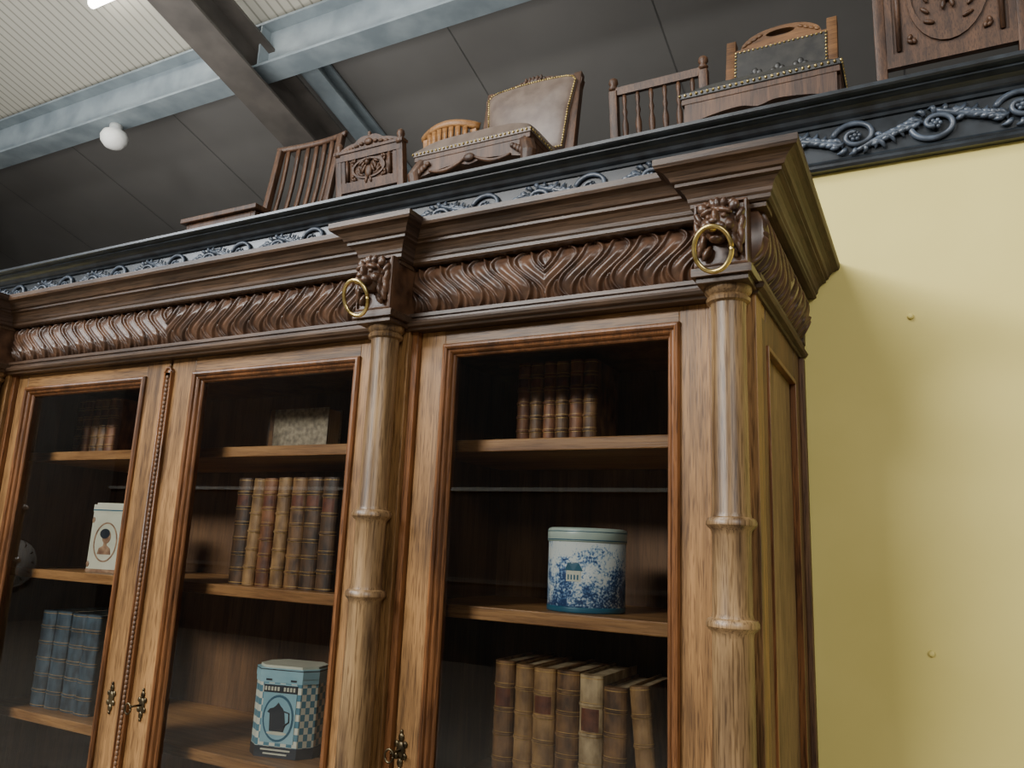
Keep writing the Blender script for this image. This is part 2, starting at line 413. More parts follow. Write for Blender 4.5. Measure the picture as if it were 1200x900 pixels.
ca.box(XL-.03,XR+.03,1.16,WALL-.002,-.80,-.76,'oak_h')
ca.box(XL,XR,1.20,WALL-.004,-1.43,-.80,'oak_v')
ca.box(XL-.02,XR+.02,1.17,WALL-.002,FL,-1.43,'oak_h')
for x0,x1 in ((-.877,-.31),(-1.60,-.975),(mir(-.975),-1.61),(mir(-.31),mir(-.877))):
    x0,x1=min(x0,x1),max(x0,x1)
    ca.rectloop(x0+.01,x1-.01,-1.40,-.83,[(0,1.20),(0,1.185),(.06,1.185),(.07,1.178),(.08,1.185),(.085,1.195)],'oak_v')
    ca.box(x0+.09,x1-.09,1.190,1.2,-1.31,-.92,'oak_v')
ca.obj('carcass',root,bevel=.0012)
sh=MB()
for x0,x1 in ((C[1]+.0125,XR-.021),(C[2]+.0125,C[1]-.0125),(XL+.021,C[2]-.0125)):
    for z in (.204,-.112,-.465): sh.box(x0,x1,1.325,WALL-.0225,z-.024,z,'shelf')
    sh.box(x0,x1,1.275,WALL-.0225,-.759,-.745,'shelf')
sh.obj('shelves',root,bevel=.002)

def door(nm,x0,x1,g0,g1,top=.408,gt=.356,bot=-.755,gb=-.67):
    d=MB(); mw=.022
    a0,a1,b0,b1=g0-mw,g1+mw,gb-mw,gt+mw
    d.box(x0,a0,1.243,1.266,bot,top,'oak_v'); d.box(a1,x1,1.243,1.266,bot,top,'oak_v')
    d.box(a0,a1,1.2432,1.2658,b1,top,'oak_h'); d.box(a0,a1,1.2432,1.2658,bot,b0,'oak_h')
    d.obj(nm+'_frame',root,bevel=.0012)
    m=MB()
    m.rectloop(a0,a1,b0,b1,[(-.002,1.245),(-.002,1.238),(.001,1.234),(.005,1.233),(.008,1.236),(.009,1.241),(.012,1.242),(.014,1.2405),(.016,1.243),(.0175,1.249),(.020,1.250),(.022,1.253),(.022,1.266),(-.002,1.266)],'oak_mould')
    m.obj(nm+'_moulding',root)
    g=MB(); g.add([(g0-.002,1.256,gb-.002),(g1+.002,1.256,gb-.002),(g1+.002,1.256,gt+.002),(g0-.002,1.256,gt+.002)],[(0,1,2,3)],'glass'); g.obj(nm+'_glass',root)
door('door_a',-.876,-.306,-.799,-.379)
door('door_b',CM+.004,-.984,-1.497,-1.050,gt=.348)
door('door_c',mir(-.984),CM-.004,mir(-1.050),mir(-1.497),gt=.348)
door('door_d',mir(-.306),mir(-.876),mir(-.379),mir(-.799))
a=MB()
a.box(CM-.014,CM+.014,1.2365,1.246,-.75,.375,'oak_mould')
for dx in (-.0115,.0115): a.tube([(CM+dx,1.236,-.75),(CM+dx,1.236,.375)],.0028,'oak_mould',8)
a.tube([(CM+.0115*cos(t),1.236,.375+.012*sin(t)) for t in [pi*i/12 for i in range(13)]],.0028,'oak_mould',8)
a.lathe(0,0,[(.014,0),(.014,.009)],'oak_mould',24,T=Matrix.Translation((CM,1.2455,.375))@Matrix.Rotation(pi/2,4,'X'))
z=-.75
while z<.37:
    a.ell((CM,1.2355,z),(.0050,.0035,.0058),'oak_sidebar',8,6); z+=.0105
a.obj('astragal',root)
lk=MB()
def esc(x,z,key):
    y=1.2415
    for (dx,dz,rx,rz) in ((0,0,.0095,.015),(0,.021,.006,.008),(0,-.021,.006,.008),(.009,.010,.005,.006),(-.009,.010,.005,.006),(.009,-.010,.005,.006),(-.009,-.010,.005,.006),(0,.031,.003,.004),(0,-.031,.003,.004)):
        lk.ell((x+dx,y,z+dz),(rx,.003,rz),'iron',12,6)
    if key:
        lk.tube([(x,y,z),(x,y-.03,z)],.0024,'iron',8)
        lk.tube([(x+.009*cos(t),y-.034,z-.003+.011*sin(t)) for t in [2*pi*i/20 for i in range(21)]],.002,'iron',8)
esc(-1.553,-.372,True); esc(-1.657,-.370,False); esc(-.862,-.362,True)
lk.obj('lock_escutcheons',root)

# ---------------------------------------------------------------- books
def book(mb,x0,w,h,d,yf,z0,mat,tilt=0.0,bands=5,label=True):
    T=Matrix.Translation((x0+w/2,yf,z0+abs(math.sin(tilt))*w/2))@Matrix.Rotation(tilt,4,'Y')
    hw=w/2; n=10
    sp=[(-hw*cos(pi*i/n),.004-.011*sin(pi*i/n)) for i in range(n+1)]
    mb.prism([(-hw,.012)]+sp+[(hw,.012)],0,h,mat,T)
    mb.box(-hw,-hw+.003,.012,d,0,h,mat,T); mb.box(hw-.003,hw,.012,d,0,h,mat,T)
    mb.box(-hw+.003,hw-.003,.010,d-.004,.004,h-.005,'pages',T)
    for k in range(bands):
        z=h*(k+1)/(bands+1)
        b=[(-(hw+.001)*cos(pi*i/n),.003-.0130*sin(pi*i/n)) for i in range(n+1)]
        mb.prism([(-hw-.001,.006)]+b+[(hw+.001,.006)],z-.0020,z+.0020,mat,T)
        for dz in (-.0040,.0030):
            b=[(-(hw+.0003)*cos(pi*i/n),.004-.0114*sin(pi*i/n)) for i in range(n+1)]
            mb.prism([(-hw,.006)]+b+[(hw,.006)],z+dz,z+dz+.0010,'gold',T)
    for z in (.004,h-.006):
        b=[(-(hw+.0003)*cos(pi*i/n),.004-.0114*sin(pi*i/n)) for i in range(n+1)]
        mb.prism([(-hw,.006)]+b+[(hw,.006)],z,z+.0014,'gold',T)
    if label and bands:
        z=h*(bands-1)/(bands+1); z1=h*bands/(bands+1)
        b=[(-(hw*.9)*cos(pi*i/n),.0025-.0102*sin(pi*i/n)) for i in range(n+1)]
        mb.prism([(-hw*.9,.006)]+b+[(hw*.9,.006)],z+.006,z1-.006,'label',T)
def row(name,x0,specs,yf,z0,d=.17):
    mb=MB(); x=x0
    for (w,h,ci,tilt,bands,lab) in specs:
        if tilt<-.05: x+=h*math.sin(-tilt)+.002
        book(mb,x,w,h,d,yf+random.uniform(0,.006),z0,BM[ci],tilt,bands,lab); x+=w+.0012+(abs(tilt)*.05 if tilt>-.05 else 0)
    mb.obj(name,None,origin=(x0,yf,z0))
row('row_of_books',-.752,[(.029,.172,4,0,5,True),(.028,.170,0,0,5,True),(.028,.172,4,0,5,True),(.028,.170,0,0,5,True),(.029,.172,4,0,5,True),(.029,.170,0,0,5,True)],1.42,.2045,.12)
row('row_of_books',-.748,[(.041,.255,0,0,5,True),(.038,.252,1,0,5,False),(.044,.250,1,0,5,True),(.045,.250,0,0,6,False),(.045,.248,3,0,4,True),(.042,.232,0,0.0,5,False),(.036,.238,1,-.10,4,False)],1.37,-.4645,.18)
row('row_of_books',-1.468,[(.047,.245,2,0,6,True),(.038,.243,1,0.03,5,False),(.040,.244,4,0,6,True),(.040,.246,1,0,5,False),(.045,.246,0,0,6,True),(.047,.246,2,0,6,True),(.045,.246,2,0,5,True)],1.36,-.1115,.18)
row('row_of_books',-2.225,[(.037,.165,0,0,5,True),(.036,.165,4,0,5,True),(.036,.166,0,0,5,True),(.036,.165,0,0,5,True),(.038,.165,4,0,5,True)],1.42,.2045,.12)
row('row_of_books',-2.155,[(.060,.243,5,0,5,False),(.060,.245,5,0,5,False),(.061,.243,5,0,5,False),(.060,.245,5,0.0,5,False)],1.37,-.4645,.18)
mb=MB(); mb.box(-1.455,-1.265,1.430,1.434,.2045,.310,'marbled'); mb.box(-1.455,-1.265,1.476,1.480,.2045,.310,'marbled')
mb.box(-1.452,-1.268,1.434,1.476,.207,.306,'pages'); mb.box(-1.457,-1.452,1.429,1.481,.2045,.311,BM[2])
mb.box(-1.4515,-1.438,1.4295,1.4305,.2050,.3095,BM[0])
mb.obj('leather_album',None,origin=(-1.36,1.455,.2045),bevel=.0008)

# ---------------------------------------------------------------- tins
t=MB(); cx,cy=-.589,1.425; zb=-.1115
t.lathe(0,0,[(.070,0),(.0735,.003),(.0735,.128)],'delft',56)
t.lathe(0,0,[(.0738,.0),(.0742,.003),(.0742,.008),(.0738,.010)],'teal',56)
t.lathe(0,0,[(.0745,.126),(.0757,.128),(.0757,.147),(.0740,.150),(.070,.152),(.067,.1515)],'tinblue',56)
t.lathe(0,0,[(.0759,.1285),(.0759,.1305)],'teal',56); t.lathe(0,0,[(.0759,.144),(.0759,.1455)],'teal',56)
def wrap(dx,dz): 
    ang=-pi/2+dx/.0735; return (.0741*cos(ang),.0741*sin(ang),dz)
def wpatch(pts,mat):
    t.add([wrap(*p) for p in pts],[tuple(range(len(pts)))],mat)
wpatch([(-.010,.055),(.004,.055),(.018,.055),(.018,.074),(.004,.074),(-.010,.074)],'cream')
wpatch([(-.014,.074),(.004,.073),(.022,.074),(.014,.088),(.003,.089),(-.007,.088)],'teal')
for k in range(4): wpatch([(-.007+k*.006,.058),(-.004+k*.006,.058),(-.004+k*.006,.067),(-.007+k*.006,.067)],'teal')
t.obj('round_delft_tin',None); o=bpy.data.objects['round_delft_tin']; o.location=(cx,cy,zb)

def otin(w,d,h,ch,body):
    t=MB(); hw,hd=w/2,d/2
    def poly(e): return [(-hw-e+ch,-hd-e),(hw+e-ch,-hd-e),(hw+e,-hd-e+ch),(hw+e,hd+e-ch),(hw+e-ch,hd+e),(-hw-e+ch,hd+e),(-hw-e,hd+e-ch),(-hw-e,-hd-e+ch)]
    t.prism(poly(0),0,h*.86,body)
    return t,poly
t,poly=otin(.150,.105,.19,.026,'checker')
t.prism(poly(.001),0,.022,'navy'); t.prism(poly(.0012),.152,.166,'skyblue'); t.prism(poly(.002),.163,.182,'skyblue'); t.prism(poly(-.004),.182,.187,'cream'); t.prism(poly(.0023),.178,.180,'navy')
yy=-.0528
t.box(-.040,.040,yy-.001,yy+.002,.030,.150,'skyblue'); t.box(-.040,.040,yy-.002,yy,.132,.148,'navy')
fill2d(t,[arc(0,0,.037,.048,0,2*pi,32)],.001,'teal',Matrix.Translation((0,yy-.0012,.080))@XZ)
fill2d(t,[arc(0,0,.033,.043,0,2*pi,32)],.001,'skyblue',Matrix.Translation((0,yy-.0019,.080))@XZ)
K=1.2
fill2d(t,[[(a_*K,b_*K) for a_,b_ in [(-.014,-.022),(.014,-.022),(.017,-.012),(.013,.012),(.009,.018),(.004,.022),(0,.027),(-.004,.022),(-.009,.018),(-.016,.016),(-.021,.010),(-.016,.008),(-.015,-.008)]]],.001,'navy',Matrix.Translation((-.001,yy-.0028,.080))@XZ)
t.tube([(.014,yy-.0028,.095),(.026,yy-.0028,.092),(.027,yy-.0028,.074),(.016,yy-.0028,.066)],.0018,'navy',6)
fill2d(t,[arc(0,0,.024,.0035,0,2*pi,20)],.001,'cream',Matrix.Translation((0,yy-.0028,.050))@XZ)
for k,wd in ((0,.07),(1,.056)): t.box(-wd/2,wd/2,yy-.0025,yy,.0145-k*.008,.0175-k*.008,'cream')
for k in range(10):
    if k not in (5,): t.box(-.037+k*.0076,-.0325+k*.0076,yy-.003,yy,.136,.144,'cream')
for sg in (-1,1):
    t.box(sg*.030-.007,sg*.030+.007,yy-.002,yy,.156,.160,'navy')
o=t.obj('coffee_tin'); o.location=(-1.292,1.425,-.4645); o.rotation_euler[2]=math.radians(14)
t,poly=otin(.108,.09,.19,.004,'cream')
t.prism(poly(.001),0,.008,'tanprint'); t.prism(poly(.001),.156,.176,'cream'); t.prism(poly(.0016),.160,.163,'teal'); t.prism(poly(-.004),.176,.181,'cream')
yy=-.0452
fill2d(t,[arc(0,0,.038,.052,0,2*pi,32),arc(0,0,.034,.048,0,2*pi,32)],.001,'tanprint',Matrix.Translation((0,yy,.078))@XZ)
fill2d(t,[arc(.002,.012,.014,.018,0,2*pi,20)],.0012,'tanprint',Matrix.Translation((0,yy,.080))@XZ)
fill2d(t,[[(-.022,-.034),(.022,-.034),(.018,-.018),(.006,-.010),(.005,.0),(-.004,.0),(-.006,-.012),(-.018,-.018)]],.0012,'tanprint',Matrix.Translation((0,yy,.080))@XZ)
fill2d(t,[arc(-.004,.020,.016,.013,0,2*pi,20)],.0014,'navy',Matrix.Translation((0,yy,.080))@XZ)
for sx in (-.047,.047):
    for sz in (.02,.135): t.ell((sx,yy,sz),(.005,.001,.008),'tanprint',10,6)
o=t.obj('portrait_tin'); o.location=(-1.955,1.42,-.1115); o.rotation_euler[2]=math.radians(12)

# ---------------------------------------------------------------- room
X0,X1,Y0,Y1=-13.5,5.0,-7.0,9.0
def rz(y): return 5.75-.30*y
mb=MB(); mb.box(X0,X1,Y0,Y1,FL-.1,FL,'floor'); mb.obj('floor')
mb=MB(); mb.box(X0,X1,WALL,WALL+.10,FL,.90,'yellow'); mb.obj('wall_back')
mb=MB(); mb.box(X0,X1,WALL+.10,4.3,.86,.953,'darkroof'); mb.obj('mezzanine_deck')
mb=MB(); mb.box(X0,X1,Y1,Y1+.1,FL,4.2,'darkroof'); mb.obj('wall_far')
mb=MB(); mb.box(X0-.1,X0,Y0,Y1,FL,8.2,'hall'); mb.obj('wall_left')
mb=MB(); mb.box(X1,X1+.1,Y0,Y1,FL,8.2,'hall'); mb.obj('wall_right')
mb=MB(); mb.box(X0,X1,Y0-.1,Y0,FL,.72,'hall_lower'); mb.box(X0,X1,Y0-.1,Y0,.72,8.2,'hall_lower'); mb.obj('wall_front')
mb=MB(); mb.box(X0,X1,Y0,Y0+.05,.74,.79,'white'); mb.box(X0,X1,Y0,Y0+.03,-.50,-.44,'hall'); mb.obj('added_reflection_rails')  # rails added behind the camera to give pale streaks reflected in the glass
YB=4.45
mb=MB()
mb.add([(X0,Y0,rz(Y0)),(X1,Y0,rz(Y0)),(X1,YB,rz(YB)),(X0,YB,rz(YB))],[(0,1,2,3)],'sheet')
mb.add([(X0,Y0,rz(Y0)+.1),(X1,Y0,rz(Y0)+.1),(X1,YB,rz(YB)+.1),(X0,YB,rz(YB)+.1)],[(3,2,1,0)],'sheet')
mb.obj('ceiling')
mb=MB()
mb.add([(X0,YB,rz(YB)),(X1,YB,rz(YB)),(X1,Y1,rz(Y1)),(X0,Y1,rz(Y1))],[(0,1,2,3)],'darkroof')
mb.add([(X0,YB,rz(YB)+.1),(X1,YB,rz(YB)+.1),(X1,Y1,rz(Y1)+.1),(X0,Y1,rz(Y1)+.1)],[(3,2,1,0)],'darkroof')
x=-1.7-6*1.7
while x<X1:
    z1,z2=rz(YB)-.004,rz(Y1)-.004
    mb.add([(x-.005,YB,z1),(x+.005,YB,z1),(x+.005,Y1,z2),(x-.005,Y1,z2)],[(0,1,2,3)],'joint'); x+=1.7
mb.obj('ceiling_shaded_bay')
def ibeam(mb,L,h,w,mat,T,tf=.022,tw=.014):
    mb.box(0,L,-w/2,w/2,-h/2,-h/2+tf,mat,T); mb.box(0,L,-w/2,w/2,h/2-tf,h/2,mat,T); mb.box(0,L,-tw/2,tw/2,-h/2+tf,h/2-tf,mat,T)
mb=MB(); ibeam(mb,X1-X0-.02,.42,.24,'steel',Matrix.Translation((X0+.01,4.35,4.14)))
for xx in (-10.5,-4.9,.5):
    mb.box(xx-.008,xx+.008,4.24,4.46,3.94,4.34,'steel')
mb.obj('steel_roof_beam')  # steel I-beam across the roof with its stiffener plates
s=math.atan(.30)
for xx in (-5.0,-10.9):
    mb=MB(); ztop=4.17+.3*(3.6-(-2))
    T=Matrix.Translation((xx,-2,ztop))@Matrix.Rotation(-s,4,'X')@Matrix.Rotation(pi/2,4,'Z')
    ibeam(mb,7.6,.38,.36,'darksteel',T); mb.obj('roof_rafter')
mb=MB(); T=Matrix.Translation((-4.75,4.5,rz(4.5)-.12))@Matrix.Rotation(-s,4,'X')@Matrix.Rotation(pi/2,4,'Z'); ibeam(mb,4.4,.18,.2,'steel',T); mb.obj('roof_brace')
mb=MB(); T=Matrix.Translation((-5.70,3.62,rz(3.62)-.06))
mb.box(-.7,.7,-.06,.06,.0,.05,'white',T); mb.tube([(-.68,0,-.02),(.68,0,-.02)],.04,'glow',12,T=T); mb.obj('ceiling_batten_lamp')
mb=MB(); mb.lathe(0,0,[(.02,-.12),(.08,-.10),(.12,-.05),(.13,.0),(.11,.05),(.06,.08),(.06,.15)],'white',28); o=mb.obj('globe_lamp'); o.location=(-6.95,4.38,3.80)

ck=MB(); T=Matrix.Translation((X0+.03,-5.4,-.6))@Matrix.Rotation(pi/2,4,'Y')
ck.lathe(0,0,[(.40,-.02),(.42,.0),(.42,.03),(.38,.035),(.38,.02)],'hall',40,T=T); ck.lathe(0,0,[(.38,.018),(.38,.022)],'white',40,T=T)
ck.box(-.01,.2,-.01,.01,.023,.028,'navy',T); ck.box(-.01,.01,-.01,.14,.023,.028,'navy',T)
for k in range(12):
    ck.box(.29,.34,-.012,.012,.022,.026,'navy',T@Matrix.Rotation(k*pi/6,4,'Z'))
ck.obj('wall_clock')

mb=MB()
for z in (.482,-.158):
    mb.lathe(0,0,[(.006,0),(.006,.003),(.004,.005),(.0015,.0055)],'yellow',16,T=Matrix.Translation((-.017,WALL,z))@Matrix.Rotation(pi/2,4,'X'))
mb.obj('wall_screw_caps')

# ---- black carved frieze on top of the wall
fz=MB(); FX0,FX1=-6.0,3.0
fz.box(FX0,FX1,WALL-.012,WALL-.0005,.822,.952,'black')
prof=[(.0,.818),(.018,.818),(.022,.823),(.020,.830),(.014,.833),(.016,.837),(.013,.842),(.011,.843)]
fz.sweep([(FX1,WALL),(FX0,WALL)],prof,'black')
prof=[(.011,.918),(.018,.920),(.020,.926),(.026,.929),(.030,.932),(.034,.939),(.044,.944),(.054,.947),(.060,.948),(.060,.953),(.074,.955),(.078,.958),(.078,.966),(-.11,.966)]
fz.sweep([(FX1,WALL),(FX0,WALL)],prof,'black')
fz.obj('trim_2')
cv=MB(); U=.150; yb=WALL-.013; zc=.8805
k=0; x=-4.3
def leaf(px,pz,a,ln,wd,curl):
    pts=[];rad=[]
    for i in range(8):
        q=i/7; aa=a+curl*q
        pts.append((px+ln*q*cos(aa),yb-.003-.005*sin(pi*q),max(zc-.0345,min(zc+.0345,pz+ln*q*sin(aa))))); rad.append(wd*(sin(pi*(q*.82+.12))**.8)*(1-q*.3))
    cv.tube(pts,rad,'blackcarve',6,flat=.8)
while x<1.4:
    sg=1 if k%2==0 else -1
    pts=[];rad=[]; n=40; cz=zc+sg*.003
    for i in range(n+1):
        tt=i/n; r=.029*(1-tt)**0.9+.006; ang=(pi-.2)-sg*(2*pi*1.25)*tt
        pts.append((x+r*cos(ang)*1.30,yb-.003-.009*tt,cz+r*sin(ang))); rad.append(.0064-.0018*tt)
    cv.tube(pts,rad,'blackcarve',8)
    cv.ell((x,yb-.009,cz),(.006,.007,.006),'blackcarve',8,6)
    for j in range(6): cv.ell((x+.0085*cos(j*1.0472),yb-.008,cz+.0075*sin(j*1.0472)),(.0050,.005,.0050),'blackcarve',6,5)
    p0=Vector((x,0,zc-sg*.030)); p1=Vector((x+U*.55,0,zc+sg*.004)); p2=Vector((x+U-.037,0,zc+sg*.004))
    Q=lambda q:p0*(1-q)**2+p1*2*q*(1-q)+p2*q*q
    pts=[];rad=[]
    for i in range(15):
        q=i/14; p=Q(q); pts.append((p.x,yb-.004,p.z)); rad.append(.0050+.0040*sin(pi*q))
    cv.tube(pts,rad,'blackcarve',8)
    for j in range(6):
        q=.18+.13*j; p=Q(q)
        leaf(p.x,p.z, sg*(.8+.12*j),.034-.001*j,.0078, -sg*1.4)
        leaf(p.x,p.z,-sg*(.8),.028,.0070, sg*1.4)
    for j in range(6):
        a_=-sg*(.2+.48*j)
        leaf(x+.034*cos(a_)*1.12,cz+.026*sin(a_),a_+sg*.7,.020,.0068,-sg*1.2)
    x+=U; k+=1
cv.obj('trim_3')

# ---------------------------------------------------------------- chairs
PLAT=.956
def nails(mb,pts,step=.014,r=.0042,mat='brass'):
    for a,b in zip(pts[:-1],pts[1:]):
        a=Vector(a);b=Vector(b); n=max(1,int(round((b-a).length/step)))
        for i in range(n): mb.ell(a+(b-a)*i/n,(r,r,r),mat,6,4)
def chair(name,x,y,style,rot=0,w=.46,H=.95,mat='chair_dark',SH=.45,bw=None,bmat=None):
    root=empty(name,(x,y,PLAT)); root.rotation_euler[2]=rot
    hw=w/2; SD=.40; bh=(bw or w)/2
    P=lambda mb,nm,b=0: mb.obj(nm,root,loc=(0,0,0),bevel=b)
    def by(z): return SD+.012+max(0,(z-SH))*.16
    seat=MB()
    if style in('padded','arched'):
        lm='leather' if style=='padded' else 'leather_blk'
        ch=.075 if style=='padded' else .045
        seat.box(-hw,hw,0,SD,SH-.055,SH-.018,mat)
        V=[];F=[];nx,ny=18,16
        for i in range(nx+1):
            for j in range(ny+1):
                u=i/nx*2-1; v=j/ny*2-1
                hgt=ch*((1-u**4)*(1-v**4))**.5
                V.append((u*(hw+.004),SD/2+v*(SD/2+.004),SH-.018+hgt))
        for i in range(nx):
            for j in range(ny): a=i*(ny+1)+j; F.append((a,a+ny+1,a+ny+2,a+1))
        seat.add(V,F,lm,True)
        seat.box(-hw-.004,hw+.004,-.004,SD+.002,SH-.036,SH-.017,lm)
        nails(seat,[(-hw-.004,SD,SH-.026),(-hw-.004,-.005,SH-.026),(hw+.004,-.005,SH-.026),(hw+.004,SD,SH-.026)],.017,.0055)
    else:
        seat.box(-hw-.01,hw+.01,-.01,SD+.01,SH-.022,SH,mat)
        seat.box(-hw+.01,hw-.01,.01,SD-.01,SH-.075,SH-.022,mat)
    P(seat,'seat',.003)
    leg=MB()
    for sg in (-1,1):
        if style=='padded':
            leg.tube([(sg*(hw-.03),.03,SH-.05),(sg*(hw-.005),.005,SH-.11),(sg*(hw-.02),.02,SH-.22),(sg*(hw-.035),.035,.10),(sg*(hw-.01),.01,.03),(sg*(hw-.01),.01,.0)],[.030,.030,.020,.014,.018,.020],mat,10)
        else:
            leg.lathe(sg*(hw-.03),.03,[(.014,0),(.018,.03),(.014,.05),(.018,.20),(.024,.26),(.016,.29),(.022,.31),(.022,SH-.02)],mat,14)
        leg.tube([(sg*(bh-.02),SD+.01,0),(sg*(bh-.02),SD+.01,SH*.5),(sg*(bh-.02),by(SH),SH),(sg*(bh-.02),by(H-.03),H-.03)],.024 if style!='slat' else .022,bmat or mat,4,rot=pi/4)
    for yy in (.03,SD): leg.box(-hw+.03,hw-.03,yy-.008,yy+.008,.14,.165,mat)
    P(leg,'legs',.002)
    ap=MB(); sh=[]
    n=24
    for i in range(n+1):
        u=i/n*2-1; sh.append((u*(hw-.01),-.045-.030*abs(u)**2.2-.014*exp(-(u/.14)**2)))
    fill2d(ap,[[(-hw+.01,0),]+sh+[(hw-.01,0)]],.02,mat,Matrix.Translation((0,.012,SH-.05))@XZ)
    for sg in (-1,1): ap.box(sg*(hw-.012)-.01,sg*(hw-.012)+.01,.02,SD-.01,SH-.115,SH-.05,mat)
    if style=='padded':
        for sg in (-1,1):
            ap.tube([(sg*(.02+.15*q),-.002,SH-.085-.020*sin(pi*q)-.02*q) for q in [i/10 for i in range(11)]],[.004+.005*sin(pi*i/10) for i in range(11)],mat,6)
            for k in range(4): ap.ell((sg*(hw-.03-.012*k),-.004,SH-.10+.008*k),(.011,.008,.016-.002*k),mat,8,6)
        ap.ell((0,-.004,SH-.085),(.024,.01,.016),mat,10,6)
    P(ap,'apron')
    hw=bh
    if bmat: mat=bmat
    bk=MB()
    if style=='slat':
        def cy(x): return .045*(1-(x/hw)**2)
        for z,r in ((H-.02,.020),(SH+.12,.014)):
            bk.tube([(xx,by(z)+cy(xx),z+(.018*(1-(xx/hw)**2) if z>SH+.2 else 0)) for xx in [-hw-.005+(2*hw+.01)*i/12 for i in range(13)]],r,mat,6,flat=.6,up=(0,1,0))
        for k in range(7):
            xx=-hw+.052+(2*hw-.104)*k/6
            bk.tube([(xx,by(z)+cy(xx)+.012*sin(pi*(z-SH-.12)/(H-SH-.14)),z) for z in [SH+.12+(H-SH-.14)*i/8 for i in range(9)]],.016,mat,4,flat=.55,rot=pi/4)
    elif style=='spindle':
        TB=lambda z:Matrix.Translation((0,by(z),z))@Matrix.Rotation(-.16,4,'X')
        for z in (H-.035,SH+.16): bk.box(-hw+.02,hw-.02,-.012,.012,-.016,.016,mat,TB(z))
        for k in range(6):
            xx=-hw+.065+(2*hw-.13)*k/5; z0,z1=SH+.17,H-.045; hh=z1-z0
            T=Matrix.Translation((xx,by(z0),z0))@Matrix.Rotation(-.16,4,'X')
            bk.lathe(0,0,[(.006,0),(.010,hh*.12),(.006,hh*.18),(.013,hh*.4),(.013,hh*.5),(.006,hh*.62),(.011,hh*.7),(.006,hh*.78),(.010,hh*.9),(.007,hh)],mat,12,T=T)
        for sg in (-1,1): bk.lathe(sg*(hw-.02),by(H),[(.012,H-.03),(.02,H-.02),(.012,H-.008),(.02,H+.005),(.017,H+.02),(.004,H+.03)],mat,14)
    elif style=='arched':
        z0=SH+.12; aw=hw-.005
        out=[(-aw,0),(aw,0),(aw,H-z0-.09)]+[(aw-.02+.0,H-z0-.07)]+arc(0,H-z0-.07,aw-.05,.07,0,pi,24)+[(-aw+.02,H-z0-.07),(-aw,H-z0-.09)]
        hole=arc(0,H-z0-.030,.050,.014,0,2*pi,24)
        T=Matrix.Translation((0,by(z0),z0))@Matrix.Rotation(-.16,4,'X')
        fill2d(bk,[out,hole],.026,mat,T@XZ)
        pw=aw-.03; ph=H-z0-.085
        bk.box(-pw,pw,-.02,.0,.03,ph,'leather_blk',T)
        loop=[(-pw+.004,-.021,.033),(pw-.004,-.021,.033),(pw-.004,-.021,ph-.004),(-pw+.004,-.021,ph-.004),(-pw+.004,-.021,.033)]
        nails(bk,[T@Vector(p) for p in loop],.015,.0045)
        for sg in (-1,1):
            for k in range(4): bk.ell(T@Vector((sg*(.070+.018*k),-.014,H-z0-.028-.010*k)),(.011,.005,.006),mat,8,6,R=Matrix.Rotation(sg*.5,3,'Y'))
        for k in range(14):
            xx=-.10+.20*k/13; bk.ell(T@Vector((xx,-.021,(.03+ph)/2+.02*sin(k*1.3))),(.010,.002,.012),'leather_blk',8,5)
    elif style=='padded':
        z0=SH+.10; aw=hw-.01; hh=H-z0-.03
        T=Matrix.Translation((0,by(z0),z0))@Matrix.Rotation(-.16,4,'X')
        o=[(-aw+.02,0),(aw-.02,0),(aw-.01,hh*.5),(aw+.012,hh-.03),(aw-.002,hh-.008)]+[(aw*(1-2*i/12),hh+.014*sin(pi*i/12)) for i in range(1,12)]+[(-aw+.002,hh-.008),(-aw-.012,hh-.03),(-aw+.01,hh*.5)]
        fill2d(bk,[o],.03,mat,T@XZ)
        i2=[(p[0]*.92,.018+p[1]*.92) for p in o]
        cz=hh*.5; V=[];F=[]; rings_=[(1.0,-.014),(1.0,-.024),(.96,-.032),(.88,-.038),(.7,-.046),(.45,-.052),(.2,-.054)]
        for f,yv in rings_:
            for p in i2: V.append((p[0]*f,yv,cz+(p[1]-cz)*f))
        nn=len(i2)
        for a_ in range(len(rings_)-1):
            for b_ in range(nn):
                c_=(b_+1)%nn; F.append((a_*nn+b_,a_*nn+c_,(a_+1)*nn+c_,(a_+1)*nn+b_))
        F.append(tuple((len(rings_)-1)*nn+b_ for b_ in range(nn)))
        bk.add(V,F,'leather',True,T)
        lp=[T@Vector((p[0]*.975,-.031,cz+(p[1]-cz)*.975)) for p in i2]; nails(bk,lp+[lp[0]],.0125,.005)
        bk.ell(T@Vector((0,-.006,hh+.022)),(.050,.016,.020),mat,16,8)
        for sg in (-1,1):
            for k in range(4): bk.ell(T@Vector((sg*(.045+.022*k),-.008,hh+.022-.004*k)),(.017,.012,.010-.001*k),mat,10,6,R=Matrix.Rotation(sg*.4,3,'Y'))
        for k in range(5): bk.ell(T@Vector(((k-2)*.018,-.020,hh+.026)),(.006,.006,.012),mat,8,6)
    elif style in('carved','panel'):
        fs=-1 if rot else 1
        z0=SH+.18 if style=='carved' else SH+.20; aw=hw-.03
        T=Matrix.Translation((0,by(z0),z0))@Matrix.Rotation(-.16,4,'X')
        hh=H-z0-.05; f=-.018*fs
        bk.box(-aw,aw,-.008,.008,.02,hh,mat,T)
        bk.box(-aw,aw,-.016,.016,-.01,.035,mat,T); bk.box(-aw-.02,aw+.02,-.018,.018,hh-.03,hh+.006,mat,T); bk.box(-aw-.03,aw+.03,-.024,.024,hh+.004,hh+.016,mat,T)
